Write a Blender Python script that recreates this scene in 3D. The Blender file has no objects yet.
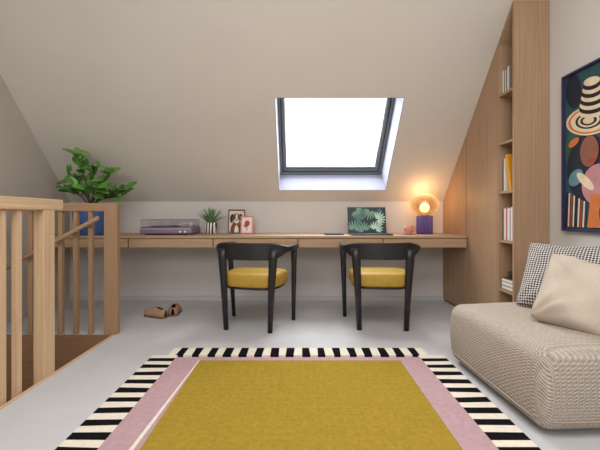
import bpy, bmesh, math, random
from mathutils import Vector, Matrix
random.seed(7)
S=bpy.context.scene
COL=S.collection
try:
    S.view_settings.view_transform='Standard'
except Exception: pass

# ------------------------------------------------ materials
def srgb(r,g,b):
    f=lambda c:(c/255/12.92) if c/255<=0.04045 else ((c/255+0.055)/1.055)**2.4
    return (f(r),f(g),f(b),1)
def mat(name,col,rough=0.6,spec=0.4,metal=0,var=0.0,vscale=8,bump=0,bscale=60,sheen=0,stretch=None):
    m=bpy.data.materials.new(name); m.use_nodes=True
    nt=m.node_tree; b=nt.nodes['Principled BSDF']
    c=srgb(*col)
    b.inputs['Base Color'].default_value=c
    b.inputs['Roughness'].default_value=rough
    b.inputs['Specular IOR Level'].default_value=spec
    b.inputs['Metallic'].default_value=metal
    if sheen: b.inputs['Sheen Weight'].default_value=sheen
    tc=nt.nodes.new('ShaderNodeTexCoord'); mp=nt.nodes.new('ShaderNodeMapping')
    nt.links.new(tc.outputs['Object'],mp.inputs['Vector'])
    if stretch: mp.inputs['Scale'].default_value=stretch
    n=nt.nodes.new('ShaderNodeTexNoise'); n.inputs['Scale'].default_value=vscale; n.inputs['Detail'].default_value=5
    nt.links.new(mp.outputs[0],n.inputs['Vector'])
    v=max(var,0.02)
    r=nt.nodes.new('ShaderNodeValToRGB')
    r.color_ramp.elements[0].position=0.3; r.color_ramp.elements[1].position=0.7
    r.color_ramp.elements[0].color=(c[0]*(1-v),c[1]*(1-v),c[2]*(1-v),1)
    r.color_ramp.elements[1].color=(min(1,c[0]*(1+v)),min(1,c[1]*(1+v)),min(1,c[2]*(1+v)),1)
    nt.links.new(n.outputs['Fac'],r.inputs['Fac']); nt.links.new(r.outputs[0],b.inputs['Base Color'])
    if bump:
        n2=nt.nodes.new('ShaderNodeTexNoise'); n2.inputs['Scale'].default_value=bscale
        nt.links.new(tc.outputs['Object'],n2.inputs['Vector'])
        bp=nt.nodes.new('ShaderNodeBump'); bp.inputs['Strength'].default_value=bump; bp.inputs['Distance'].default_value=0.01
        nt.links.new(n2.outputs['Fac'],bp.inputs['Height']); nt.links.new(bp.outputs[0],b.inputs['Normal'])
    return m
def wood(name,col,axis='z',rough=0.5,dark=0.24):
    st={'x':(1.2,75,75),'y':(75,1.2,75),'z':(75,75,1.2)}[axis]
    m=mat(name,col,rough,0.3,var=dark*0.6,vscale=1.6,stretch=st)
    return m
def emis(name,col,strength):
    m=bpy.data.materials.new(name); m.use_nodes=True
    b=m.node_tree.nodes['Principled BSDF']
    b.inputs['Base Color'].default_value=srgb(*col)
    b.inputs['Emission Color'].default_value=srgb(*col); b.inputs['Emission Strength'].default_value=strength
    return m
def glassy(name,col,fac=0.1,rough=0.02,trans=None,tcol=(255,255,255)):
    """thin clear glass; trans=(centre,edge) adds a smoky body that thickens toward grazing angles"""
    m=bpy.data.materials.new(name); m.use_nodes=True; nt=m.node_tree
    for n in list(nt.nodes): nt.nodes.remove(n)
    o=nt.nodes.new('ShaderNodeOutputMaterial'); mx=nt.nodes.new('ShaderNodeMixShader')
    t=nt.nodes.new('ShaderNodeBsdfTransparent'); g=nt.nodes.new('ShaderNodeBsdfGlossy')
    t.inputs[0].default_value=srgb(*col); g.inputs['Roughness'].default_value=rough
    mx.inputs[0].default_value=fac
    nt.links.new(g.outputs[0],mx.inputs[2])
    if trans:
        m2=nt.nodes.new('ShaderNodeMixShader')
        lw=nt.nodes.new('ShaderNodeLayerWeight'); lw.inputs[0].default_value=.45
        mr=nt.nodes.new('ShaderNodeMapRange'); mr.inputs[3].default_value=trans[0]; mr.inputs[4].default_value=trans[1]
        nt.links.new(lw.outputs['Facing'],mr.inputs[0]); nt.links.new(mr.outputs[0],m2.inputs[0])
        m3=nt.nodes.new('ShaderNodeMixShader'); m3.inputs[0].default_value=.6
        tr=nt.nodes.new('ShaderNodeBsdfTranslucent'); tr.inputs[0].default_value=srgb(*tcol)
        df=nt.nodes.new('ShaderNodeBsdfDiffuse'); df.inputs[0].default_value=srgb(*tcol)
        nt.links.new(tr.outputs[0],m3.inputs[1]); nt.links.new(df.outputs[0],m3.inputs[2])
        nt.links.new(t.outputs[0],m2.inputs[1]); nt.links.new(m3.outputs[0],m2.inputs[2]); nt.links.new(m2.outputs[0],mx.inputs[1])
    else: nt.links.new(t.outputs[0],mx.inputs[1])
    nt.links.new(mx.outputs[0],o.inputs[0])
    return m

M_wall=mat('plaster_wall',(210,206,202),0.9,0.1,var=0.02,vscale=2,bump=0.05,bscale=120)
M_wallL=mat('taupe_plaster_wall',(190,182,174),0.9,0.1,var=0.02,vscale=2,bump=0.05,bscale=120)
M_ceil=mat('plaster_ceiling',(214,208,200),0.9,0.1,var=0.02,vscale=2,bump=0.05,bscale=120)
M_base=mat('painted_baseboard',(192,190,187),0.6,0.3)
M_floor=mat('polished_concrete',(190,191,193),0.5,0.35,var=0.07,vscale=2.2,bump=0.03,bscale=40)
OAK=(168,138,110)
W_x=wood('oak_grain_x',(176,147,118),'x'); W_y=wood('oak_grain_y',OAK,'y'); W_z=wood('oak_grain_z',OAK,'z')
R_y=wood('rail_oak_lit_y',(200,170,136),'y'); R_z=wood('rail_oak_lit_z',(200,170,136),'z'); R_x=wood('rail_oak_x',(160,129,100),'x'); RD_z=wood('rail_oak_dark_z',(160,129,100),'z')  # lit tone of the near rail put into its oak colour; far rail darker
T_x=wood('tread_oak',(142,108,80),'x')
M_seam=mat('seam_shadow_gap',(84,66,52),0.8,0.1)
M_black=mat('black_stained_wood',(30,30,33),0.36,0.5,var=0.15,vscale=20)
M_yel=mat('mustard_leather',(176,143,58),0.55,0.3,var=0.08,vscale=30,bump=0.1,bscale=200)
M_grey=mat('skylight_grey_metal',(112,118,124),0.4,0.5)
M_dgrey=mat('dark_gasket',(56,60,66),0.5,0.4)
M_line=mat('sky_tinted_lining',(172,175,192),0.8,0.1)  # bluish cast of the sky light put into the lining colour
M_white=mat('white_ceramic',(235,232,226),0.3,0.5)
M_pane=glassy('window_glass',(255,255,255),0.04)

# ------------------------------------------------ helpers
def mk(name,verts,faces,mats,midx=None,smooth=False,parent=None,loc=(0,0,0)):
    me=bpy.data.meshes.new(name); me.from_pydata([tuple(v) for v in verts],[],faces)
    if not isinstance(mats,(list,tuple)): mats=[mats]
    for m in mats: me.materials.append(m)
    if midx:
        for p,i in zip(me.polygons,midx): p.material_index=i
    bm=bmesh.new(); bm.from_mesh(me)
    if not midx or len(set(midx))==1: bmesh.ops.recalc_face_normals(bm,faces=bm.faces)
    bm.to_mesh(me); bm.free()
    if smooth:
        for p in me.polygons: p.use_smooth=True
    o=bpy.data.objects.new(name,me); COL.objects.link(o)
    if parent: o.parent=parent
    o.location=loc
    return o
BF=[(0,3,2,1),(4,5,6,7),(0,1,5,4),(1,2,6,5),(2,3,7,6),(3,0,4,7)]
def bv(x0,x1,y0,y1,z0,z1):
    return [(x0,y0,z0),(x1,y0,z0),(x1,y1,z0),(x0,y1,z0),(x0,y0,z1),(x1,y0,z1),(x1,y1,z1),(x0,y1,z1)]
def box(name,x0,x1,y0,y1,z0,z1,m,bevel=0,parent=None,seg=2,smooth=False):
    o=mk(name,bv(x0,x1,y0,y1,z0,z1),BF,m,parent=parent)
    if bevel:
        b=o.modifiers.new('bevel','BEVEL'); b.width=bevel; b.segments=seg; b.limit_method='NONE'
        if smooth:
            for p in o.data.polygons: p.use_smooth=True
    return o
def prism_x(name,prof,x0,x1,m,parent=None):
    n=len(prof); v=[(x0,y,z) for y,z in prof]+[(x1,y,z) for y,z in prof]
    f=[tuple(range(n)),tuple(range(2*n-1,n-1,-1))]+[(i,(i+1)%n,n+(i+1)%n,n+i) for i in range(n)]
    return mk(name,v,f,m,parent=parent)
def lathe(name,prof,m,seg=32,parent=None,loc=(0,0,0),smooth=True,rib=0,ribn=0,cap=True):
    v=[];f=[]
    for r,z in prof:
        for i in range(seg):
            a=2*math.pi*i/seg; rr=r
            if rib: rr=r*(1-rib+rib*2*abs(math.cos(ribn*a/2)))
            v.append((rr*math.cos(a),rr*math.sin(a),z))
    for k in range(len(prof)-1):
        for i in range(seg):
            j=(i+1)%seg
            f.append((k*seg+i,k*seg+j,(k+1)*seg+j,(k+1)*seg+i))
    if cap:
        f.append(tuple(range(seg-1,-1,-1))); f.append(tuple(range((len(prof)-1)*seg,len(prof)*seg)))
    return mk(name,v,f,m,smooth=smooth,parent=parent,loc=loc)
def tube(name,pts,rad,m,seg=10,parent=None,smooth=True,closed=False):
    v=[];f=[];n=len(pts); P=[Vector(p) for p in pts]
    for i,p in enumerate(P):
        if closed: t=(P[(i+1)%n]-P[i-1]).normalized()
        else: t=(P[min(i+1,n-1)]-P[max(i-1,0)]).normalized()
        up=Vector((0,0,1)) if abs(t.z)<0.95 else Vector((0,1,0))
        s=t.cross(up).normalized(); u=s.cross(t).normalized()
        r=rad[i] if isinstance(rad,list) else (rad,rad)
        for k in range(seg):
            a=2*math.pi*k/seg
            v.append(p+s*math.cos(a)*r[0]+u*math.sin(a)*r[1])
    for i in range(n if closed else n-1):
        for k in range(seg):
            l=(k+1)%seg; j=(i+1)%n
            f.append((i*seg+k,i*seg+l,j*seg+l,j*seg+k))
    if not closed:
        f.append(tuple(range(seg))); f.append(tuple(range(n*seg-1,(n-1)*seg-1,-1)))
    return mk(name,v,f,m,smooth=smooth,parent=parent)
def thing(name,label,cat,loc=(0,0,0),rz=0,group=None):
    e=bpy.data.objects.new(name,None); e.empty_display_size=0.1; COL.objects.link(e)
    e.location=loc; e.rotation_euler=(0,0,rz)
    tag(e,label,cat,group); return e
def tag(o,label,cat,group=None):
    o['label']=label; o['category']=cat
    if group: o['group']=group
def struct(o,label=None):
    o['kind']='structure'
    if label: o['label']=label
    return o
def copy_thing(src,loc,rz):
    e=src.copy(); COL.objects.link(e); e.location=loc; e.rotation_euler=(0,0,rz)
    for c in list(src.children):
        k=c.copy(); COL.objects.link(k); k.parent=e
    return e
def ell(cx,cy,rx,ry,rot=0,n=24,a0=0,a1=360):
    out=[]
    for i in range(n+(0 if a1-a0>=360 else 1)):
        a=math.radians(a0+(a1-a0)*i/n); x=rx*math.cos(a); y=ry*math.sin(a); r=math.radians(rot)
        out.append((cx+x*math.cos(r)-y*math.sin(r),cy+x*math.sin(r)+y*math.cos(r)))
    return out
def flat_art(name,shapes,frame,parent=None,step=0.0004):
    v=[];f=[];mi=[];mats=[]
    for k,(pts,m) in enumerate(shapes):
        if m not in mats: mats.append(m)
        s=len(v)
        for a,b in pts: v.append(frame(a,b,k*step))
        f.append(tuple(range(s,s+len(pts)))); mi.append(mats.index(m))
    return mk(name,v,f,mats,mi,parent=parent)

# ------------------------------------------------ room
XL,XR,YB=-2.55,1.89,4.07
HK=1.10; TH=math.atan(1.11); ct,sn=math.cos(TH),math.sin(TH)
ZT=3.1; YT=YB-(ZT-HK)/1.11; TL=(ZT-HK)/sn; YR=-2.0
EX=-1.45; OY0,OY1=0.2,2.88
fv=[];ff=[]
def addbox(v,f,b):
    s=len(v); v+=bv(*b); f+=[tuple(i+s for i in q) for q in BF]
addbox(fv,ff,(EX,XR,YR,YB,-0.28,0)); addbox(fv,ff,(XL,EX,OY1,YB,-0.28,0)); addbox(fv,ff,(XL,EX,YR,OY0,-0.28,0))
struct(mk('floor',fv,ff,M_floor),'light grey polished concrete floor')
struct(box('wall_back',XL,XR,YB,YB+0.12,0,HK+0.02,M_wall))
side=[(YR,-2.2),(YB+0.12,-2.2),(YB+0.12,HK),(YT,ZT+0.1),(YR,ZT+0.1)]
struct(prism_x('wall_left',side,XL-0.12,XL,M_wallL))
side2=[(YR,-0.28),(YB+0.12,-0.28),(YB+0.12,HK),(YT,ZT+0.1),(YR,ZT+0.1)]
struct(prism_x('wall_right',side2,XR,XR+0.12,M_wall))
struct(box('ceiling',XL,XR,YR,YT,ZT,ZT+0.12,M_ceil))
def SL(x,t,n): return Vector((x,YB-t*ct+n*sn,HK+t*sn+n*ct))
def slab_hole(x0,x1,t0,t1,hx0,hx1,ht0,ht1,n0,n1,fr):
    v=[]
    for n in (n0,n1):
        for (a,b) in [(x0,t0),(x1,t0),(x1,t1),(x0,t1),(hx0,ht0),(hx1,ht0),(hx1,ht1),(hx0,ht1)]: v.append(fr(a,b,n))
    f=[]
    for o in (0,8):
        for i in range(4):
            j=(i+1)%4; f.append((o+i,o+j,o+4+j,o+4+i))
    for i in range(4):
        j=(i+1)%4; f.append((i,j,8+j,8+i)); f.append((4+i,4+j,12+j,12+i))
    return v,f
SX0,SX1,ST0,ST1=-0.205,0.95,0.164,1.209
v,f=slab_hole(XL,XR,0,TL,SX0-.006,SX1+.006,ST0-.006,ST1+.006,0,0.36,SL)
struct(mk('ceiling_slope',v,f,M_ceil),'greige sloping attic ceiling with skylight opening')
v,f=slab_hole(XL,XR,-0.0,ZT,-1.2,0.6,1.0,2.2,YR-0.12,YR,lambda a,b,n:Vector((a,n,b)))  # opening added in the unseen rear wall to let sky light in
struct(mk('wall_rear',v,f,M_wall))
struct(box('baseboard_back',XL,1.60,YB-0.015,YB,0,0.045,M_base))
# skylight
w=bpy.data.objects.new('window_1',None); COL.objects.link(w); struct(w,'grey framed roof skylight with bright sky')
w.matrix_world=Matrix(((1,0,0,0),(0,-ct,sn,YB),(0,sn,ct,HK),(0,0,0,1)))
def ring(name,x0,x1,t0,t1,wd,n0,n1,m,parent,bev=0.004):
    vv,fq=slab_hole(x0,x1,t0,t1,x0+wd,x1-wd,t0+wd,t1-wd,n0,n1,lambda a,b,n:Vector((a,b,n)))
    o=mk(name,vv,fq,m,parent=parent); 
    if bev:
        b=o.modifiers.new('b','BEVEL'); b.width=bev; b.segments=2
    return o
ring('reveal_lining',SX0-.006,SX1+.006,ST0-.006,ST1+.006,0.006,0.0,0.30,M_line,w,0)
ring('window_frame',SX0+.002,SX1-.002,ST0+.002,ST1-.002,0.026,0.275,0.355,M_grey,w)
ring('window_gasket',SX0+.028,SX1-.028,ST0+.028,ST1-.028,0.009,0.295,0.35,M_dgrey,w)
ring('window_sash',SX0+.037,SX1-.037,ST0+.037,ST1-.037,0.030,0.298,0.345,M_grey,w)
ring('sash_bead',SX0+.067,SX1-.067,ST0+.067,ST1-.067,0.007,0.31,0.34,M_dgrey,w,0.001)
box('bottom_bar',SX0+.04,SX1-.04,ST0+.074,ST0+.096,0.298,0.34,M_grey,0.003,parent=w)
box('glass_pane',SX0+.07,SX1-.07,ST0+.096,ST1-.07,0.318,0.324,M_pane,parent=w)
box('window_handle',0.28,0.46,ST1-.075,ST1-.045,0.272,0.296,M_dgrey,0.004,parent=w)
# stairwell lining and stairs
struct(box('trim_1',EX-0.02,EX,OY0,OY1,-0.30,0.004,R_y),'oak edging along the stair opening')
struct(box('trim_2',XL,EX-.021,OY1-0.02,OY1,-1.8,0.004,T_x),'oak lining of the stair opening')
struct(box('wall_stairwell',XL,EX,OY0-0.1,OY0,-2.2,-0.28,M_wall))
struct(box('floor_lower',XL,EX,OY0,OY1,-2.3,-2.2,M_floor))
st=thing('staircase','oak staircase descending through the floor opening','stairs',(EX-0.022,OY1-0.022,0))
for i in range(4):
    x1=-i*0.25; z=-0.18*(i+1)
    o=box('tread',x1-0.25-0.03,x1-0.002,-0.95,-0.002,z-0.04,z,T_x,0.004,parent=st)
    box('riser',x1-0.02,x1-0.004,-0.95,-0.002,z+0.001,z+0.14,T_x,parent=st)
# near railing
ra=thing('stair_railing','light oak railing with square balusters beside stair opening','railing',(0,0,0))
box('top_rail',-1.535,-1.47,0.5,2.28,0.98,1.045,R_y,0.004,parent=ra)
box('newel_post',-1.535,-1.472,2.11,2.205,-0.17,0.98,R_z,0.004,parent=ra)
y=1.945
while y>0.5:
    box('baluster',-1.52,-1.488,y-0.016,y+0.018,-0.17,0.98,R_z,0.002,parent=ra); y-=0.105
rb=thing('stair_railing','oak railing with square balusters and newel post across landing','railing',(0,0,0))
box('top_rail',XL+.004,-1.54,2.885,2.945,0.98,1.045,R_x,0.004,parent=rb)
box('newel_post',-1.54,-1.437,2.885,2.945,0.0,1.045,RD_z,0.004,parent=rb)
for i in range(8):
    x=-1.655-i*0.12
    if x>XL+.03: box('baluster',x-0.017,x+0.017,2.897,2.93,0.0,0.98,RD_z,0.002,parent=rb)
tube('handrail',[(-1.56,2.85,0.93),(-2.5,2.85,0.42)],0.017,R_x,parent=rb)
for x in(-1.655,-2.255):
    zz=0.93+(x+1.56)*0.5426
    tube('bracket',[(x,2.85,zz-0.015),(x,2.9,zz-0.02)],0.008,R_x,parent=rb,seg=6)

# ------------------------------------------------ desk
DF=3.47
dt=box('desk_worktop',XL+.003,1.615,DF,YB-.002,0.728,0.75,W_x,0.002); tag(dt,'long thin oak desk worktop fitted under sloping ceiling','desk top')
xs=[XL+.003,-2.43+.0,-1.62,-0.81,0.0,0.81,1.615]
for i in range(1,6):
    a,b=xs[i],xs[i+1]
    u=thing('drawer_unit','shallow oak drawer unit under the long desk top','drawer',((a+b)/2,DF,0.64),group='drawer units under the desk')
    hw=(b-a)/2
    box('body',-hw+.001,hw-.001,0.03,YB-DF-.003,0.0,0.0878,W_x,parent=u)
    box('drawer',-hw+.005,hw-.005,0.002,0.026,0.0,0.082,W_x,0.0015,parent=u)
fl=box('desk_filler_panel',xs[0],xs[1]-.002,DF+.004,YB-.003,0.64,0.7278,W_x); tag(fl,'narrow oak filler panel closing desk end at the wall','panel')
# ------------------------------------------------ wardrobe + shelf
WX=1.62
slope_z=lambda y: HK+1.11*(YB-y)-0.004
wd=thing('wardrobe','built-in oak wardrobe with sloping top under the roof','wardrobe',(0,0,0))
prism_x('body',[(2.962,0.0),(YB-.004,0.0),(YB-.004,slope_z(YB-.004)),(2.962,slope_z(2.962))],WX+.02,XR-.003,M_seam,parent=wd)
for a,b in[(2.966,3.501),(3.513,YB-.004)]:
    prism_x('door',[(a,0.02),(b,0.02),(b,slope_z(b)),(a,slope_z(a))],WX,WX+.018,W_z,parent=wd)
bs=thing('bookcase','tall narrow open oak bookcase built against wall','bookcase',(0,0,0))
Y0,Y1=2.73,2.958
prism_x('side_panel',[(Y0,0),(Y0+.02,0),(Y0+.02,slope_z(Y0+.02)),(Y0,slope_z(Y0+.02))],WX,XR-.003,W_z,parent=bs)
prism_x('side_panel',[(Y1-.016,0),(Y1,0),(Y1,slope_z(Y1)),(Y1-.016,slope_z(Y1))],WX,XR-.003,W_z,parent=bs)
prism_x('back_panel',[(Y0+.021,0),(Y1-.017,0),(Y1-.017,slope_z(Y1)-.03),(Y0+.021,slope_z(Y0)-.05)],XR-.02,XR-.004,W_z,parent=bs)
ya,yb=Y0+.0205,Y1-.0165
prism_x('top_panel',[(ya,slope_z(ya)-.03),(yb,slope_z(yb)-.03),(yb,slope_z(yb)-.001),(ya,slope_z(ya)-.001)],WX,XR-.003,W_y,parent=bs)
SH=[0.06,0.36,0.75,1.14,1.53,1.92]
for z in SH: box('shelf',WX+.004,XR-.021,Y0+.021,Y1-.017,z-0.02,z,W_y,0.001,parent=bs)
def lab(col,pose='standing upright'):
    k='white' if min(col)>190 else 'yellow' if col[0]>180 and col[2]<110 and col[1]>130 else 'red' if col[0]>150 and col[1]<110 else 'dark' if max(col)<100 else 'grey'
    return k+' spined book '+pose+' on oak bookcase shelf'
def bookrow(z,specs,grp):
    y=Y1-0.02
    for (t,h,d,col,tilt) in specs:
        w_=t*math.cos(math.radians(tilt))+h*math.sin(math.radians(tilt)) if tilt else t
        o=thing('book',lab(col,'leaning' if tilt else 'standing upright'),'book',(WX+.03,y-(t if tilt else t/2)+(t*.5 if tilt else 0)-(h*math.sin(math.radians(tilt)) if tilt else 0),z+.001+(t/2*math.sin(math.radians(tilt)) if tilt else 0)),group=grp)
        if tilt: o.rotation_euler=(-math.radians(tilt),0,0)
        mc=mat('book_cover',col,0.6)
        x1=d
        box('cover',0,x1,-t/2+.0005,t/2-.0005,0,h,mc,0.0015,parent=o)
        box('pages',0.004,x1+.002,-t/2+.003,t/2-.003,h-.002,h+.0015,M_white,parent=o)
        y-=w_
bookrow(1.92,[(.02,.19,.15,(225,222,215),0),(.014,.2,.15,(120,120,120),0),(.018,.185,.15,(210,205,200),0),(.015,.2,.15,(90,88,86),0),(.02,.195,.15,(228,225,220),0),(.016,.19,.15,(140,130,120),0)],'books on the upper shelf')
bookrow(1.14,[(.018,.25,.17,(120,116,110),0),(.016,.26,.17,(226,220,210),0),(.03,.29,.17,(226,158,36),12)],'books on the middle shelf')
bookrow(.75,[(.02,.24,.16,(120,118,120),0),(.03,.25,.16,(226,222,218),0),(.018,.26,.16,(190,70,60),0),(.028,.25,.16,(230,228,224),0),(.02,.24,.16,(170,165,165),0),(.022,.26,.16,(232,230,226),0),(.02,.25,.16,(70,72,80),0)],'books on the lower shelf')
for k,(c,h) in enumerate([((50,52,60),.03),((214,208,200),.028),((88,60,48),.03)]):
    z=.361+sum([.03,.028,.03][:k])
    o=thing('book',lab(c,'lying flat'),'book',(WX+.02,Y1-.11,z),group='flat stack of books on bottom shelf')
    box('cover',0,.18,-.085,.085,0,h-.001,mat('book_cover',c,0.6),0.002,parent=o)
    box('pages',-.0005,.175,-.08,.08,.004,h-.005,M_white,parent=o)
bw=lathe('bowl',[(.02,0),(.05,.02),(.062,.05),(.058,.05),(.046,.024),(.0,.012)],mat('dark_bowl',(46,44,46),0.4),parent=None,loc=(WX+.09,Y1-.11,.45),cap=False); tag(bw,'small dark ceramic bowl on a stack of books','bowl')

# ------------------------------------------------ rug
def pile_mat(name,col,var,scale):
    return mat(name,col,0.97,0.03,var=var,vscale=scale,bump=.35,bscale=200)
M_och=pile_mat('ochre_pile',(156,131,50),0.10,45)
nt=M_och.node_tree; b=nt.nodes['Principled BSDF']; tc=[n for n in nt.nodes if n.type=='TEX_COORD'][0]
br=nt.nodes.new('ShaderNodeTexBrick'); br.offset=0; br.inputs['Scale'].default_value=1; br.inputs['Brick Width'].default_value=0.05; br.inputs['Row Height'].default_value=0.05
br.inputs['Mortar Size'].default_value=0.003; br.inputs['Mortar Smooth'].default_value=1
br.inputs['Color1'].default_value=(1,1,1,1); br.inputs['Color2'].default_value=(.95,.95,.95,1); br.inputs['Mortar'].default_value=(.88,.88,.88,1)
nt.links.new(tc.outputs['Object'],br.inputs['Vector'])
mm=nt.nodes.new('ShaderNodeMix'); mm.data_type='RGBA'; mm.blend_type='MULTIPLY'; mm.inputs[0].default_value=1
old=b.inputs['Base Color'].links[0].from_socket
nt.links.new(old,mm.inputs[6]); nt.links.new(br.outputs['Color'],mm.inputs[7]); nt.links.new(mm.outputs[2],b.inputs['Base Color'])
M_pink=pile_mat('dusty_pink_pile',(176,147,152),0.08,45)
M_crm=pile_mat('cream_pile',(220,212,198),0.06,45)
M_blk=pile_mat('black_pile',(22,21,23),0.2,45)
rv=[];rf=[];rm=[]
RX=0.968; RY0,RY1=0.45,2.56; bd=0.168; zt=0.016
def rbox(x0,x1,y0,y1,mi,z=zt):
    addbox(rv,rf,(x0,x1,y0,y1,0.001,z)); rm.extend([mi]*6)
def rquad(pts,mi,z=zt):
    s=len(rv)
    rv.extend([(x,y,0.001) for x,y in pts]+[(x,y,z) for x,y in pts])
    n=len(pts); rf.append(tuple(range(s+n,s+2*n))); rm.append(mi)
    for i in range(n):
        j=(i+1)%n; rf.append((s+i,s+j,s+n+j,s+n+i)); rm.append(mi)
rbox(-RX+bd,RX-bd,RY0+bd,RY1-bd,0)
rbox(-.63,.655,RY0+.3,RY1-.225,1,zt+.002)
rquad([(-.700,RY0+.3),(-.672,RY0+.3),(-.632,RY1-.225),(-.638,RY1-.225)],2,zt+.0015)
def stripes(x0,x1,y0,y1,along):
    L=(x1-x0) if along=='x' else (y1-y0); n=int(round(L/0.052)); 
    if n%2==0:n+=1
    cuts=[(i/n) for i in range(n+1)]
    ja=[0]+[random.uniform(-.005,.005) for _ in range(n-1)]+[0]; jb=[0]+[random.uniform(-.005,.005) for _ in range(n-1)]+[0]
    for i in range(n):
        if along=='x':
            p=[(x0+cuts[i]*L+ja[i],y0),(x0+cuts[i+1]*L+ja[i+1],y0),(x0+cuts[i+1]*L+jb[i+1],y1),(x0+cuts[i]*L+jb[i],y1)]
        else:
            p=[(x0,y0+cuts[i]*L+ja[i]),(x1,y0+cuts[i]*L+jb[i]),(x1,y0+cuts[i+1]*L+jb[i+1]),(x0,y0+cuts[i+1]*L+ja[i+1])]
        rquad(p,2 if i%2==0 else 3)
stripes(-RX+bd*.6,RX-bd*.6,RY1-bd*.8,RY1,'x'); stripes(-RX+bd,RX-bd,RY0,RY0+bd,'x')
stripes(-RX,-RX+bd,RY0+.0,RY1-bd*.8-.001,'y'); stripes(RX-bd,RX,RY0+.0,RY1-bd*.8-.001,'y')
rug=mk('rug',rv,rf,[M_pink,M_och,M_crm,M_blk],rm); tag(rug,'ochre wool rug with pink border and black-and-cream striped edge','rug')

# ------------------------------------------------ chair
def leg(name,pts,ws,parent):
    return tube(name,pts,[(w_,w_*.72) for w_ in ws],M_black,seg=14,parent=parent)
ch=thing('dining_chair','black curved-back wooden chair with mustard upholstered seat at desk','chair',(-.365,3.175,0),math.radians(-13),group='desk chairs')
for sx in(-1,1):
    leg('leg',[(sx*.222,-.212,.675),(sx*.218,-.214,.60),(sx*.207,-.213,.4),(sx*.190,-.205,0)],[.040,.037,.030,.021],ch)
    leg('leg',[(sx*.308,.13,.665),(sx*.304,.145,.55),(sx*.298,.165,.35),(sx*.288,.19,0)],[.030,.026,.022,.017],ch)
path=[]
N=40
for i in range(N+1):
    a=math.pi*(i/N)
    x=.318*math.cos(a); yb_=-.25*math.sin(a)**.8
    path.append((x,yb_+0.0,i/N))
pts=[(.308,.22,0.0),(.315,.12,0.0),(.319,.05,0.0)]+[(x,y,t) for x,y,t in path]+[(-.319,.05,1.0),(-.315,.12,1.0),(-.308,.22,1.0)]
v=[];f=[]
n=len(pts)
for i,(x,y,t) in enumerate(pts):
    q0=Vector(pts[max(i-1,0)][:2]); q1=Vector(pts[min(i+1,n-1)][:2]); tn=(q1-q0).normalized(); nr=Vector((-tn.y,tn.x))
    bk=max(0,min(1,(math.sin(math.pi*t)-.3)/.5)) ; bk=bk*bk*(3-2*bk)
    hw=.025*(1-bk)+.017*bk
    top=.698+.026*bk; bot=.648-.062*bk; rad=.009
    prof=[(-hw,bot+rad),(-hw,top-rad),(-hw+rad,top),(hw-rad,top),(hw,top-rad),(hw,bot+rad),(hw-rad,bot),(-hw+rad,bot)]
    for o,z in prof: v.append((x+nr.x*o,y+nr.y*o,z))
for i in range(n-1):
    for k in range(8):
        l=(k+1)%8; f.append((i*8+k,i*8+l,(i+1)*8+l,(i+1)*8+k))
f.append(tuple(range(8))); f.append(tuple(range(n*8-1,(n-1)*8-1,-1)))
br_=mk('backrest',v,f,M_black,parent=ch)
def outline(wf,wb,yf,yb,e=3.2,n=48):
    o=[]
    for i in range(n):
        a=2*math.pi*i/n; c,s=math.cos(a),math.sin(a)
        x=abs(c)**(2/e)*(1 if c>=0 else -1); y=abs(s)**(2/e)*(1 if s>=0 else -1)
        yy=(yf+yb)/2+y*(yf-yb)/2; w=wb+(wf-wb)*(y+1)/2
        o.append((x*w,yy))
    return o
def puff(name,out,zs,m,parent):
    cx=sum(p[0] for p in out)/len(out); cy=sum(p[1] for p in out)/len(out)
    v=[];f=[];n=len(out)
    for sc,z in zs:
        for x,y in out: v.append((cx+(x-cx)*sc,cy+(y-cy)*sc,z))
    for k in range(len(zs)-1):
        for i in range(n):
            j=(i+1)%n; f.append((k*n+i,k*n+j,(k+1)*n+j,(k+1)*n+i))
    f.append(tuple(range(n-1,-1,-1))); f.append(tuple(range((len(zs)-1)*n,len(zs)*n)))
    return mk(name,v,f,m,smooth=True,parent=parent)
so=outline(.270,.24,.21,-.225,3.6)
puff('seat',so,[(.93,.356),(.97,.360),(.993,.372),(1.0,.392),(1.0,.425),(.992,.444),(.97,.457),(.92,.465),(.8,.469),(.4,.471),(.05,.471)],M_yel,ch)
puff('seat_frame',so,[(.90,.336),(.92,.338),(.92,.3555)],M_black,ch)
ch2=copy_thing(ch,(.712,3.2,0),math.radians(-4)); 

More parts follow.
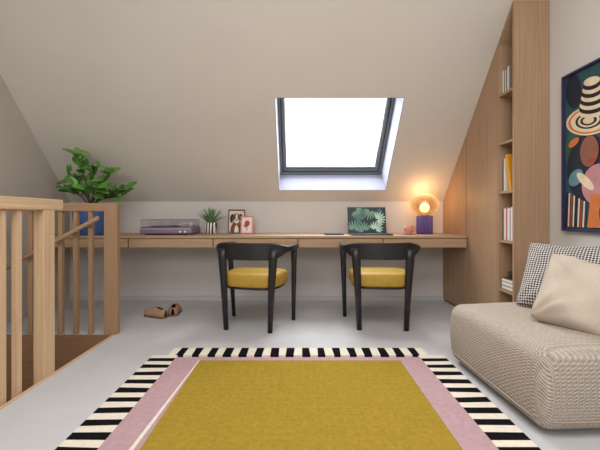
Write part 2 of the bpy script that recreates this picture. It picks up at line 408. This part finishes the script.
# ------------------------------------------------ sofa
M_sofa=mat('beige_woven_upholstery',(200,184,166),0.95,0.1,var=0.03,vscale=20)
def weave(m,period,zig,strength,c1,c2,dist=.004,nzw=.35):
    nt=m.node_tree; b=nt.nodes['Principled BSDF']; tc=[n for n in nt.nodes if n.type=='TEX_COORD'][0]
    sep=nt.nodes.new('ShaderNodeSeparateXYZ'); nt.links.new(tc.outputs['Object'],sep.inputs[0])
    X,Y,Z=sep.outputs
    def mth(op,a,bb=None):
        q=nt.nodes.new('ShaderNodeMath'); q.operation=op
        for i,s in enumerate((a,bb)):
            if s is None: continue
            if isinstance(s,(int,float)): q.inputs[i].default_value=s
            else: nt.links.new(s,q.inputs[i])
        return q.outputs[0]
    u=mth('ADD',X,Y); w_=mth('ADD',Z,mth('MULTIPLY',mth('SUBTRACT',X,Y),.6))
    ph=mth('MULTIPLY',mth('ADD',w_,mth('MULTIPLY',mth('PINGPONG',u,zig),1.1)),2*math.pi/period)
    k2=mth('SINE',mth('MULTIPLY',u,2*math.pi/(zig)))
    h=mth('ADD',mth('MULTIPLY',mth('SINE',ph),.4),mth('ADD',mth('MULTIPLY',k2,.1),.5))
    nz=nt.nodes.new('ShaderNodeTexNoise'); nz.inputs['Scale'].default_value=1.2/period; nt.links.new(tc.outputs['Object'],nz.inputs['Vector'])
    h=mth('ADD',mth('MULTIPLY',h,1-nzw),mth('MULTIPLY',nz.outputs['Fac'],nzw))
    mx=nt.nodes.new('ShaderNodeMix'); mx.data_type='RGBA'; nt.links.new(h,mx.inputs[0])
    mx.inputs[6].default_value=srgb(*c1); mx.inputs[7].default_value=srgb(*c2)
    nt.links.new(mx.outputs[2],b.inputs['Base Color'])
    bp=nt.nodes.new('ShaderNodeBump'); bp.inputs['Strength'].default_value=strength; bp.inputs['Distance'].default_value=dist
    nt.links.new(h,bp.inputs['Height']); nt.links.new(bp.outputs[0],b.inputs['Normal'])
weave(M_sofa,.0155,.013,.8,(118,108,99),(214,203,190),.004,.4)
def softbox(name,x0,x1,y0,y1,z0,z1,r,m,parent,crown=0.0,bulge=.012):
    bm=bmesh.new(); bmesh.ops.create_cube(bm,size=1)
    for q in bm.verts:
        q.co=Vector((x0 if q.co.x<0 else x1,y0 if q.co.y<0 else y1,z0 if q.co.z<0 else z1))
    bmesh.ops.bevel(bm,geom=bm.edges[:],offset=r,segments=6,profile=.5,affect='EDGES')
    big=[e for e in bm.edges if e.calc_length()>.12]
    bmesh.ops.subdivide_edges(bm,edges=big,cuts=9,use_grid_fill=True)
    for q in bm.verts:
        a=(q.co.x-x0)/(x1-x0); c=(q.co.y-y0)/(y1-y0); d=(q.co.z-z0)/(z1-z0)
        q.co.z+=crown*d*(math.sin(math.pi*a)*math.sin(math.pi*c))**.6 if 0<a<1 and 0<c<1 else 0
        bul=bulge*math.sin(math.pi*max(0,min(1,d)))
        q.co.x+=bul*(2*a-1); q.co.y+=bul*(2*c-1)
        q.co.x+=.003*math.sin(9*q.co.y+7*q.co.z); q.co.z+=.003*d*math.sin(8*q.co.x+5*q.co.y)
    me=bpy.data.meshes.new(name); bm.to_mesh(me); bm.free(); me.materials.append(m)
    for p in me.polygons:p.use_smooth=True
    o=bpy.data.objects.new(name,me); COL.objects.link(o); o.parent=parent; return o
sf=thing('sofa','beige textured low lounge sofa with rounded seat against wall','sofa',(1.035,1.545,0),math.radians(2.5))
softbox('seat',0,.80,0,.85,.012,.374,.060,M_sofa,sf,.028,.015)
softbox('backrest',.66,.80,.02,.82,.36,.56,.05,M_sofa,sf)
M_pipe=mat('beige_piping',(164,151,137),.9)
pp=[]
for i in range(96):
    a=2*math.pi*i/96; e=11
    c,s=math.cos(a),math.sin(a)
    pp.append((.400+.409*abs(c)**(2/e)*(1 if c>0 else -1),.425+.434*abs(s)**(2/e)*(1 if s>0 else -1),.070))
tube('piping',pp,.004,M_pipe,seg=6,parent=sf,closed=True)
for x,y in((.1,.1),(.7,.1),(.1,.7),(.7,.7)):
    lathe('foot',[(.02,0),(.022,.03)],M_black,seg=12,parent=sf,loc=(x,y,0))
def pillow(name,size,th,m,center,normal,up,label,slump=0,wr=.004,pinch=.07,sizey=None):
    N=40; v=[];f=[]; sizey=sizey or size
    for side in(1,-1):
        for i in range(N+1):
            for j in range(N+1):
                x=-1+2*i/N; y=-1+2*j/N
                px=x*(1-pinch*(1-y*y)); py=y*(1-pinch*(1-x*x))
                cr=max(0,abs(x*y)-.72)*.20
                px*=1-cr; py*=1-cr
                h=((1-abs(x)**3)*(1-abs(y)**3))**.5
                hh=h*(1-slump*.4*y)
                py2=py-slump*.12*(1-x*x)*max(0,y)**2
                r1=math.atan2(y+1.1,x+1.1); r2=math.atan2(y-1.1,x+1.1)
                d1=math.exp(-((x+1)**2+(y+1)**2)*1.3); d2=math.exp(-((x+1)**2+(y-1)**2)*1.3)
                wrk=wr*(math.sin(5*x+4*y)+.8*math.sin(7*x*y+3*x)+1.4*math.sin(14*r1)*d1+1.4*math.sin(14*r2)*d2)*h
                v.append((px*size/2,py2*sizey/2,side*(th/2*hh+wrk*(side>0))))
    M=(N+1)**2
    for s in(0,1):
        for i in range(N):
            for j in range(N):
                a=s*M+i*(N+1)+j; q=(a,a+N+1,a+N+2,a+1)
                f.append(q if s==0 else q[::-1])
    o=mk(name,v,f,m,smooth=True)
    bm=bmesh.new(); bm.from_mesh(o.data); bmesh.ops.remove_doubles(bm,verts=bm.verts,dist=1e-5); bmesh.ops.recalc_face_normals(bm,faces=bm.faces); bm.to_mesh(o.data); bm.free()
    nrm=Vector(normal).normalized(); u=Vector(up); x=u.cross(nrm).normalized(); y=nrm.cross(x).normalized()
    o.matrix_world=Matrix(((x.x,y.x,nrm.x,center[0]),(x.y,y.y,nrm.y,center[1]),(x.z,y.z,nrm.z,center[2]),(0,0,0,1)))
    tag(o,label,'cushion'); return o
M_cush=mat('oatmeal_linen',(194,182,168),0.95,0.1,var=.05,vscale=150,bump=.25,bscale=500)
M_ht=mat('black_white_check',(220,215,210),0.9)
nt=M_ht.node_tree; b=nt.nodes['Principled BSDF']; tc=[n for n in nt.nodes if n.type=='TEX_COORD'][0]
mp=nt.nodes.new('ShaderNodeMapping'); mp.inputs['Scale'].default_value=(1,1,0); mp.inputs['Rotation'].default_value=(0,0,math.radians(45)); mp.inputs['Location'].default_value=(0,0,.01)
ck=nt.nodes.new('ShaderNodeTexChecker'); ck.inputs['Scale'].default_value=96; ck.inputs['Color1'].default_value=srgb(44,44,50); ck.inputs['Color2'].default_value=srgb(204,198,194)
nt.links.new(tc.outputs['Object'],mp.inputs[0]); nt.links.new(mp.outputs[0],ck.inputs['Vector']); nt.links.new(ck.outputs['Color'],b.inputs['Base Color'])
pillow('cushion',.46,.12,M_ht,(1.555,2.125,.592),(-.72,-.5,.55),(.10,.1,1),'black and white small-check cushion leaning on sofa back',.5,.006)
pillow('cushion',.42,.19,M_cush,(1.455,1.825,.545),(-.55,-.65,.62),(.24,.0,1),'plain oatmeal linen cushion leaning on the sofa',.6,.012,.04)

# ------------------------------------------------ wall picture
pc=thing('framed_picture','large framed colourful painting of striped hats and figures on wall','picture',(XR-.003,2.567,.84))
PW,PH=.78,1.08
M_fr=mat('indigo_frame',(52,44,84),0.5)
def fr3(a,b_,n): return Vector((-.012-n,-a,b_))
vv,fq=slab_hole(0,PW,0,PH,.014,PW-.014,.014,PH-.014,0,.03,lambda a,b_,n:Vector((-n,-a,b_)))
mk('frame',vv,fq,M_fr,parent=pc)
C=lambda *c: mat('paint',c,0.7,var=.12,vscale=14)
teal,cream,ora,navy,grn,pnk,skin,blk,red,sky=C(40,78,84),C(226,208,176),C(206,116,56),C(28,32,50),C(52,92,66),C(190,132,138),C(140,88,66),C(24,22,26),C(166,58,50),C(92,136,150)
sh=[([(.014,.014),(PW-.014,.014),(PW-.014,PH-.014),(.014,PH-.014)],teal)]
sh+=[(ell(.09,.95,.07,.12,10),navy),(ell(.07,.56,.06,.10,0),grn),(ell(.20,.42,.17,.22,0),navy)]
for k in range(8):
    r=1-k*.11
    sh.append((ell(.22,.72,.20*r,.095*r,-10),[cream,ora,cream,blk][k%4] if k<3 else [blk,cream][k%2]))
for k in range(9):
    sh.append((ell(.25,.77+k*.024,.115-k*.006,.04-k*.0015,-10),[cream,blk][k%2]))
sh+=[(ell(.23,.52,.075,.10,0),skin),(ell(.10,.60,.05,.025,20),ora),(ell(.255,.46,.03,.015,0),red),(ell(.30,.3,.13,.13,0),pnk),(ell(.12,.36,.07,.05,30),sky),(ell(.2,.33,.09,.03,-40),cream)]
for k in range(8):
    a=.025+k*.022
    sh.append(([(a,.03),(a+.013,.03),(a+.024,.27-.01*k),(a+.011,.27-.01*k)],cream if k%2 else (red if k%4 else navy)))
sh+=[([(.22,.03),(.4,.03),(.38,.22),(.25,.25)],ora),(ell(.36,.12,.05,.07,0),grn),(ell(.55,.6,.13,.2,0),ora),(ell(.58,.85,.12,.08,0),cream),(ell(.58,.85,.1,.06,0),blk),(ell(.6,.3,.13,.2,0),grn)]
sh=[([(min(max(a,.014),PW-.014),min(max(b_,.014),PH-.014)) for a,b_ in p],m) for p,m in sh]
flat_art('canvas',sh,fr3,parent=pc,step=.0003)

# ------------------------------------------------ desk objects
ZD=.751
lp=thing('table_lamp','table lamp with ribbed indigo base and smoked glass globe glowing','lamp',(1.335,3.84,ZD))
lathe('base',[(.066,0),(.075,.006),(.075,.185),(.066,.192)],mat('indigo_ceramic',(104,86,148),0.45),seg=160,parent=lp,rib=.10,ribn=18)
lathe('collar',[(.055,.192),(.055,.199),(.045,.204)],mat('brass',(190,150,90),0.3,metal=1),parent=lp)
gl=[(.05,.200)]
for i in range(33):
    a=-1.15+i*(1.57+1.15)/32
    gl.append((max(.001,.146*max(0,math.cos(a))**.92),.308+.116*math.sin(a)))
M_amber=glassy('smoked_amber_glass',(186,160,132),.10,.08,trans=(.16,.72),tcol=(176,148,116))
lathe('shade',gl,M_amber,seg=64,parent=lp,cap=False)
bm=bmesh.new(); bmesh.ops.create_uvsphere(bm,u_segments=24,v_segments=16,radius=.05); me=bpy.data.meshes.new('bulb'); bm.to_mesh(me); bm.free()
me.materials.append(emis('warm_bulb',(255,226,172),7))
for p in me.polygons:p.use_smooth=True
bu=bpy.data.objects.new('bulb',me); COL.objects.link(bu); bu.parent=lp; bu.location=(0,0,.275)
lathe('socket',[(.018,.200),(.018,.235)],M_white,seg=16,parent=lp)
M_terra=mat('pink_terracotta',(206,140,122),.5)
sc_=lathe('saucer',[(.03,0),(.06,.006),(.072,.012),(.068,.014),(.03,.006)],M_terra,loc=(1.13,3.72,ZD)); tag(sc_,'small terracotta pink saucer on the desk','saucer')
cp=thing('cup','terracotta pink cup with handle standing on a saucer','cup',(1.13,3.72,ZD+.0145))
lathe('body',[(.028,0),(.042,.012),(.048,.04),(.048,.075),(.044,.075),(.043,.04),(.036,.016),(.001,.012)],M_terra,parent=cp,cap=False)
tube('handle',[(.045,0,.062),(.07,0,.06),(.078,0,.04),(.066,0,.022),(.044,0,.02)],.006,M_terra,seg=8,parent=cp)
# laptop
lt=thing('laptop','open slim laptop showing a tropical leaf wallpaper','laptop',(.72,3.64,ZD),0)
M_al=mat('dark_aluminium',(62,64,70),.4,.5,metal=.6)
box('keyboard_base',-.20,.20,-.12,.14,0,.014,M_al,.003,parent=lt)
box('keyboard',-.175,.175,-.01,.10,.014,.0155,M_black,parent=lt)
box('trackpad',-.05,.05,-.10,-.025,.014,.0148,M_grey,parent=lt)
tl=math.radians(12)
lid=box('lid',-.20,.20,-.004,.004,0,.275,M_al,.003,parent=lt); lid.location=(0,.14,.012); lid.rotation_euler=(-tl,0,0)
def se(n,c,s): return emis(n,c,s)
sg=[se('screen_dark',(30,44,46),.3),se('screen_green',(92,126,110),.5),se('screen_light_green',(156,178,162),.5),se('screen_teal',(60,92,88),.5)]
sh=[([(-.194,.008),(.194,.008),(.194,.268),(-.194,.268)],sg[0])]
random.seed(3)
for cx,cy,r0 in((-.14,.03,80),(-.03,.02,110),(.08,.03,60),(.17,.2,200),(-.12,.24,320),(.04,.24,250),(-.05,.13,140),(.1,.14,20)):
    m=sg[random.choice((1,1,2,3))]
    for k in range(-4,5):
        a=r0+k*20; L=.10-abs(k)*.008
        sh.append((ell(cx+math.cos(math.radians(a))*L*.62,cy+math.sin(math.radians(a))*L*.62,L*.48,.0075,a,12),m))
sh=[([(min(max(a,-.194),.194),min(max(b_,.008),.268)) for a,b_ in p],m) for p,m in sh]
scn=flat_art('screen',sh,lambda a,b_,n:Vector((a,-.0045-n,b_)),parent=lt,step=.00003); scn.location=(0,.14,.012); scn.rotation_euler=(-tl,0,0)
nb=thing('notebook','dark slim notebook lying flat on the desk','notebook',(.36,3.68,ZD),math.radians(6))
box('cover',-.09,.09,-.065,.065,0,.012,mat('slate_cover',(58,62,78),.6),.002,parent=nb); box('pages',-.087,.091,-.062,.062,.003,.009,M_white,parent=nb)
# record player
rp=thing('record_player','lilac record player with clear dust cover on desk','record player',(-1.33,3.82,ZD))
M_lil=mat('lilac_lacquer',(132,116,146),.45); M_lil2=mat('silver_fascia',(168,164,172),.35,.5,metal=.3)
box('plinth',-.26,.26,-.17,.17,.012,.070,M_lil,.006,parent=rp); box('front_strip',-.255,.255,-.173,-.17,.052,.066,M_lil2,parent=rp)
for x in(-.2,.2):
    for y in(-.13,.13): lathe('foot',[(.02,0),(.02,.012)],M_black,seg=12,parent=rp,loc=(x,y,0))
lathe('platter',[(.14,.070),(.145,.075),(.145,.083),(.14,.085)],M_black,seg=48,parent=rp,loc=(-.06,0,0))
lathe('record_label',[(.045,.085),(.045,.0865)],M_terra,seg=24,parent=rp,loc=(-.06,0,0))
tube('tonearm',[(.17,.1,.115),(.16,0,.11),(.09,-.07,.1)],.005,M_white,seg=8,parent=rp)
lathe('tonearm_base',[(.025,.070),(.025,.11),(.015,.12)],M_white,seg=20,parent=rp,loc=(.17,.1,0))
for x in(.15,.2): 
    k=lathe('knob',[(.012,0),(.012,.012)],M_white,seg=16,parent=rp,loc=(x,-.173,.03)); k.rotation_euler=(math.pi/2,0,0)
M_cov=glassy('clear_acrylic',(244,242,246),.08,.05)
vv=bv(-.25,.25,-.165,.165,.073,.15); 
cv=mk('dust_cover',vv,BF,M_cov,parent=rp)
for z in(.15,.075):
    tube('cover_edge',[(-.25,-.165,z),(.25,-.165,z),(.25,.165,z),(-.25,.165,z)],.003,mat('acrylic_edge',(128,124,130),.3),seg=6,parent=rp,closed=True)
def add_leaf(v,f,base,d,L,W,droop,up=Vector((0,0,1)),n=7,fold=.18):
    d=d.normalized(); s=d.cross(up)
    if s.length<.1: s=Vector((1,0,0))
    s.normalize(); u=s.cross(d).normalized(); b0=len(v)
    for i in range(n+1):
        t=i/n; w=W*math.sin(math.pi*min(1,t**.8*.98+.02))**.7*.5+.0008
        c=base+d*(L*t)+Vector((0,0,-1))*(droop*L*t*t)
        v+= [c-s*w+u*w*fold*2,c,c+s*w+u*w*fold*2]
    for i in range(n):
        a=b0+3*i; f+=[(a,a+3,a+4,a+1),(a+1,a+4,a+5,a+2)]
# succulent
pt=thing('potted_succulent','spiky green succulent in a black and white zebra-striped pot','plant',(-.925,3.86,ZD))
M_zeb=mat('zebra_glaze',(235,232,228),.4)
nt=M_zeb.node_tree; b=nt.nodes['Principled BSDF']; tc=[n for n in nt.nodes if n.type=='TEX_COORD'][0]
wv=nt.nodes.new('ShaderNodeTexWave'); wv.wave_type='BANDS'; wv.bands_direction='X'; wv.inputs['Scale'].default_value=10; wv.inputs['Distortion'].default_value=3; wv.inputs['Detail Scale'].default_value=.6
rr=nt.nodes.new('ShaderNodeValToRGB'); rr.color_ramp.interpolation='CONSTANT'; rr.color_ramp.elements[0].color=srgb(26,26,30); rr.color_ramp.elements[1].position=.5; rr.color_ramp.elements[1].color=srgb(235,232,228)
nt.links.new(tc.outputs['Object'],wv.inputs['Vector']); nt.links.new(wv.outputs['Fac'],rr.inputs[0]); nt.links.new(rr.outputs[0],b.inputs['Base Color'])
lathe('pot',[(.045,0),(.056,.01),(.066,.12),(.058,.12),(.05,.1),(.001,.1)],M_zeb,parent=pt,cap=False)
v=[];f=[]; random.seed(5)
for k in range(30):
    a=k*2.4; el=math.radians(28+55*((k%15)/15)); L=.19+.03*random.random()
    add_leaf(v,f,Vector((.01*math.cos(a),.01*math.sin(a),.10)),Vector((math.cos(a)*math.cos(el)*.8,math.sin(a)*math.cos(el)*.7,math.sin(el))),L,.019,.1,fold=.3)
M_succ=mat('succulent_leaf',(98,138,92),.5,var=.25,vscale=25)
lv=mk('leaves',v,f,M_succ,smooth=True,parent=pt)
def pframe(name,x,y,w,h,m,shapes,label,rz):
    e=thing(name,label,'picture frame',(x,y,ZD),math.radians(rz))
    lean=math.radians(-9)
    vv,fq=slab_hole(-w/2,w/2,0,h,-w/2+.010,w/2-.010,.010,h-.010,0,.014,lambda a,b_,n:Vector((a,-n,b_)))
    q=mk('frame',vv,fq,m,parent=e); q.rotation_euler=(lean,0,0)
    bk=box('backing',-w/2+.004,w/2-.004,.0005,.005,.004,h-.004,m,parent=e); bk.rotation_euler=(lean,0,0)
    ar=flat_art('photo',shapes,lambda a,b_,n:Vector((a,-.002-n,b_)),parent=e,step=.0003); ar.rotation_euler=(lean,0,0)
    return e
wal=mat('walnut_frame',(96,66,48),.5); pkf=mat('coral_frame',(222,128,134),.5)
pb,dk,tan_,rdd,wht,brn=C(220,204,188),C(44,30,26),C(170,100,60),C(190,76,50),C(232,226,218),C(120,72,44)
dog=[([(-.08,.01),(.08,.01),(.08,.248),(-.08,.248)],pb),
     ([(-.068,.01),(.068,.01),(.06,.07),(.036,.125),(-.036,.125),(-.06,.07)],brn),
     ([(-.024,.01),(.024,.01),(.02,.06),(0,.10),(-.02,.06)],wht),
     ([(-.034,.215),(-.06,.205),(-.072,.165),(-.064,.115),(-.046,.12),(-.036,.16)],dk),
     ([(.034,.215),(.06,.205),(.072,.165),(.064,.115),(.046,.12),(.036,.16)],dk),
     (ell(0,.165,.044,.055,0),brn),
     ([(-.007,.215),(.007,.215),(.011,.165),(-.011,.165)],wht),
     (ell(0,.135,.026,.026,0),wht),(ell(0,.143,.011,.008,0,12),dk),
     (ell(-.02,.175,.006,.006,0,10),dk),(ell(.02,.175,.006,.006,0,10),dk),
     ([(-.04,.098),(.04,.098),(.038,.110),(-.038,.110)],rdd)]
pframe('photo_frame',-.665,3.93,.18,.26,wal,dog,'thin brown photo frame with a portrait of a dog',3)
fl2=[([(-.058,.01),(.058,.01),(.058,.18),(-.058,.18)],wht),(ell(0,.11,.028,.032,0),rdd),(ell(-.018,.085,.018,.018,0),tan_),([(-.003,.03),(.003,.03),(.003,.1),(-.003,.1)],dk)]
pframe('photo_frame',-.545,3.875,.135,.19,pkf,fl2,'small coral pink photo frame with a light print',-4)
# big plant
PX,PY=-2.08,3.66
bp_=thing('potted_plant','large leafy green plant in blue pot on the desk','plant',(PX,PY,ZD))
lathe('pot',[(.13,0),(.145,.008),(.172,.29),(.176,.305),(.165,.305),(.16,.28),(.001,.27)],mat('blue_glaze',(72,102,162),.4,var=.1),seg=48,parent=bp_,cap=False)
M_stem=mat('stem_green',(92,84,50),.7)
M_leaf=mat('mid_green_leaf',(92,142,62),.35,.5,var=.5,vscale=9)
random.seed(31); v=[];f=[]; k=0
stems=[((.02,0,.28),(-.14,-.14,.60)),((0,.0,.28),(.0,-.24,.78)),((.02,0,.28),(.13,-.2,.68)),((0,0,.28),(.27,-.16,.60)),((0,0,.28),(.40,-.10,.46)),((-.02,0,.28),(-.20,-.08,.44)),((0,0,.28),(.18,-.22,.46)),((0,0,.28),(-.04,-.24,.48)),((0,0,.28),(.32,-.04,.38))]
for a,b_ in stems:
    A,B=Vector(a),Vector(b_); mid=(A+B)/2+Vector((0,0,.05))
    pts=[A,(A+mid)/2+Vector((0,0,.02)),mid,(mid+B)/2+Vector((0,0,.01)),B]
    tube('stem',pts,.006,M_stem,seg=6,parent=bp_)
    for i in range(9):
        t=.4+.6*i/8; seg_=t*(len(pts)-1); ii=min(int(seg_),len(pts)-2); c=pts[ii].lerp(pts[ii+1],seg_-ii)
        az=i*2.4+random.random(); el=random.uniform(-.5,1.0)
        dr=Vector((math.cos(az)*math.cos(el),math.sin(az)*math.cos(el)*.7-.15,math.sin(el)))+(B-A).normalized()*.35
        L=random.uniform(.11,.18)
        tip=c+dr.normalized()*L
        for _ in range(5):
            gy=PY+tip.y; gz=ZD+tip.z; gx=PX+tip.x
            if gz>HK+1.11*(YB-gy)-.05 : dr.z-=.35; dr.y-=.5
            if gx<XL+.10: dr.x+=.8
            if gy>YB-.03: dr.y-=.8
            tip=c+dr.normalized()*L
        upv=Vector((random.uniform(-.7,.7),-.9,1)).normalized()
        add_leaf(v,f,c,dr,L,L*.52,.15,up=upv,fold=.12)
mk('leaves',v,f,M_leaf,smooth=True,parent=bp_)
# ------------------------------------------------ slippers
M_sh=mat('tan_suede',(168,134,110),.9,var=.1,vscale=30); M_sole=mat('sole',(110,84,68),.8)
def shoe(loc,rz,label):
    e=thing('slipper',label,'shoe',loc,math.radians(rz),group='pair of slippers on the floor')
    L=.275; n=24; half=lambda t:(.037+.014*math.sin(math.pi*min(1,t*1.0))+.011*math.exp(-((t-.72)/.16)**2))*(1-max(0,(t-.8)/.2)**2.2*.75)*(1-max(0,(.1-t)/.1)**2*.45)
    out=[(-half(i/n),L*i/n) for i in range(n+1)]+[(half(1-i/n),L*(1-i/n)) for i in range(n+1)]
    N=len(out); vv=[(x*1.06,y,0) for x,y in out]+[(x*1.06,y,.014) for x,y in out]
    fq=[tuple(range(N-1,-1,-1)),tuple(range(N,2*N))]+[(i,(i+1)%N,N+(i+1)%N,N+i) for i in range(N)]
    mk('sole',vv,fq,M_sole,parent=e)
    m=7; vv=[];fq=[]
    for i in range(n+1):
        t=i/n; w=half(t); H=.082-.034*max(0,(t-.38)/.62)**1.2 if t>.38 else (.062+.020*(t/.38))
        if t>.9:H*=max(.25,1-(t-.9)*6)
        cut=1.0 if t>.38 else (.72 if t>.1 else .95)
        for sd in(-1,1):
            for k in range(m+1):
                a=math.pi/2*cut*k/m
                vv.append((sd*w*math.cos(a),L*t,.014+H*math.sin(a)))
    R=2*(m+1)
    for i in range(n):
        for sd in(0,1):
            for k in range(m):
                a=i*R+sd*(m+1)+k; fq.append((a,a+1,a+R+1,a+R))
        if i/n>.38:
            a=i*R+m; c=i*R+2*m+1; fq.append((a,c,c+R,a+R))
    o=mk('upper',vv,fq,M_sh,smooth=True,parent=e)
    s=o.modifiers.new('s','SOLIDIFY'); s.thickness=.004
    mk('insole',[(x*.9,y*.96+.004,.016) for x,y in out[:]],[tuple(range(N))],mat('dark_insole',(74,54,44),.9),parent=e)
    return e
shoe((-1.215,3.35,0),62,'tan suede slipper lying on concrete floor under desk'); 
shoe((-1.17,3.40,0),12,'tan suede slipper beside its pair under desk')

# ------------------------------------------------ light
W=bpy.data.worlds.new('sky'); S.world=W; W.use_nodes=True
bg=W.node_tree.nodes['Background']; bg.inputs[0].default_value=(.95,.97,1,1); bg.inputs[1].default_value=1.7
def area(name,loc,rot,sx,sy,p,col):
    l=bpy.data.lights.new(name,'AREA'); l.shape='RECTANGLE'; l.size=sx; l.size_y=sy; l.energy=p; l.color=col
    o=bpy.data.objects.new(name,l); COL.objects.link(o); o.location=loc; o.rotation_euler=rot; return o
area('rear_fill',(-.5,-1.9,2.4),(math.radians(88),0,math.radians(-8)),3,.9,62,(1,.98,.955))  # added soft fill behind the camera, not a lamp of the room
area('skylight_light',tuple(SL(.37,.7,1.0)),(0,0,0),1.3,1.2,92,(.97,.98,1))
bpy.data.objects['skylight_light'].rotation_euler=Vector((0,sn,ct)).to_track_quat('Z','Y').to_euler()
area('overhead_fill',(.2,.6,3.05),(0,0,0),2.4,1.6,66,(1,.98,.955))  # added fill from above, out of view; no ceiling lamp hangs here
pl=bpy.data.lights.new('lamp_glow','POINT'); pl.energy=7; pl.color=(1,.78,.52); pl.shadow_soft_size=.05
po=bpy.data.objects.new('lamp_glow',pl); COL.objects.link(po); po.location=(1.335,3.84,ZD+.375)

cam=bpy.data.cameras.new('camera'); co=bpy.data.objects.new('camera',cam); COL.objects.link(co)
co.location=(0,0,.95); co.rotation_euler=(math.pi/2,0,0); cam.sensor_width=36; cam.lens=21.84
cam.shift_x=2/600; cam.shift_y=-10/600; cam.clip_start=.02
S.camera=co
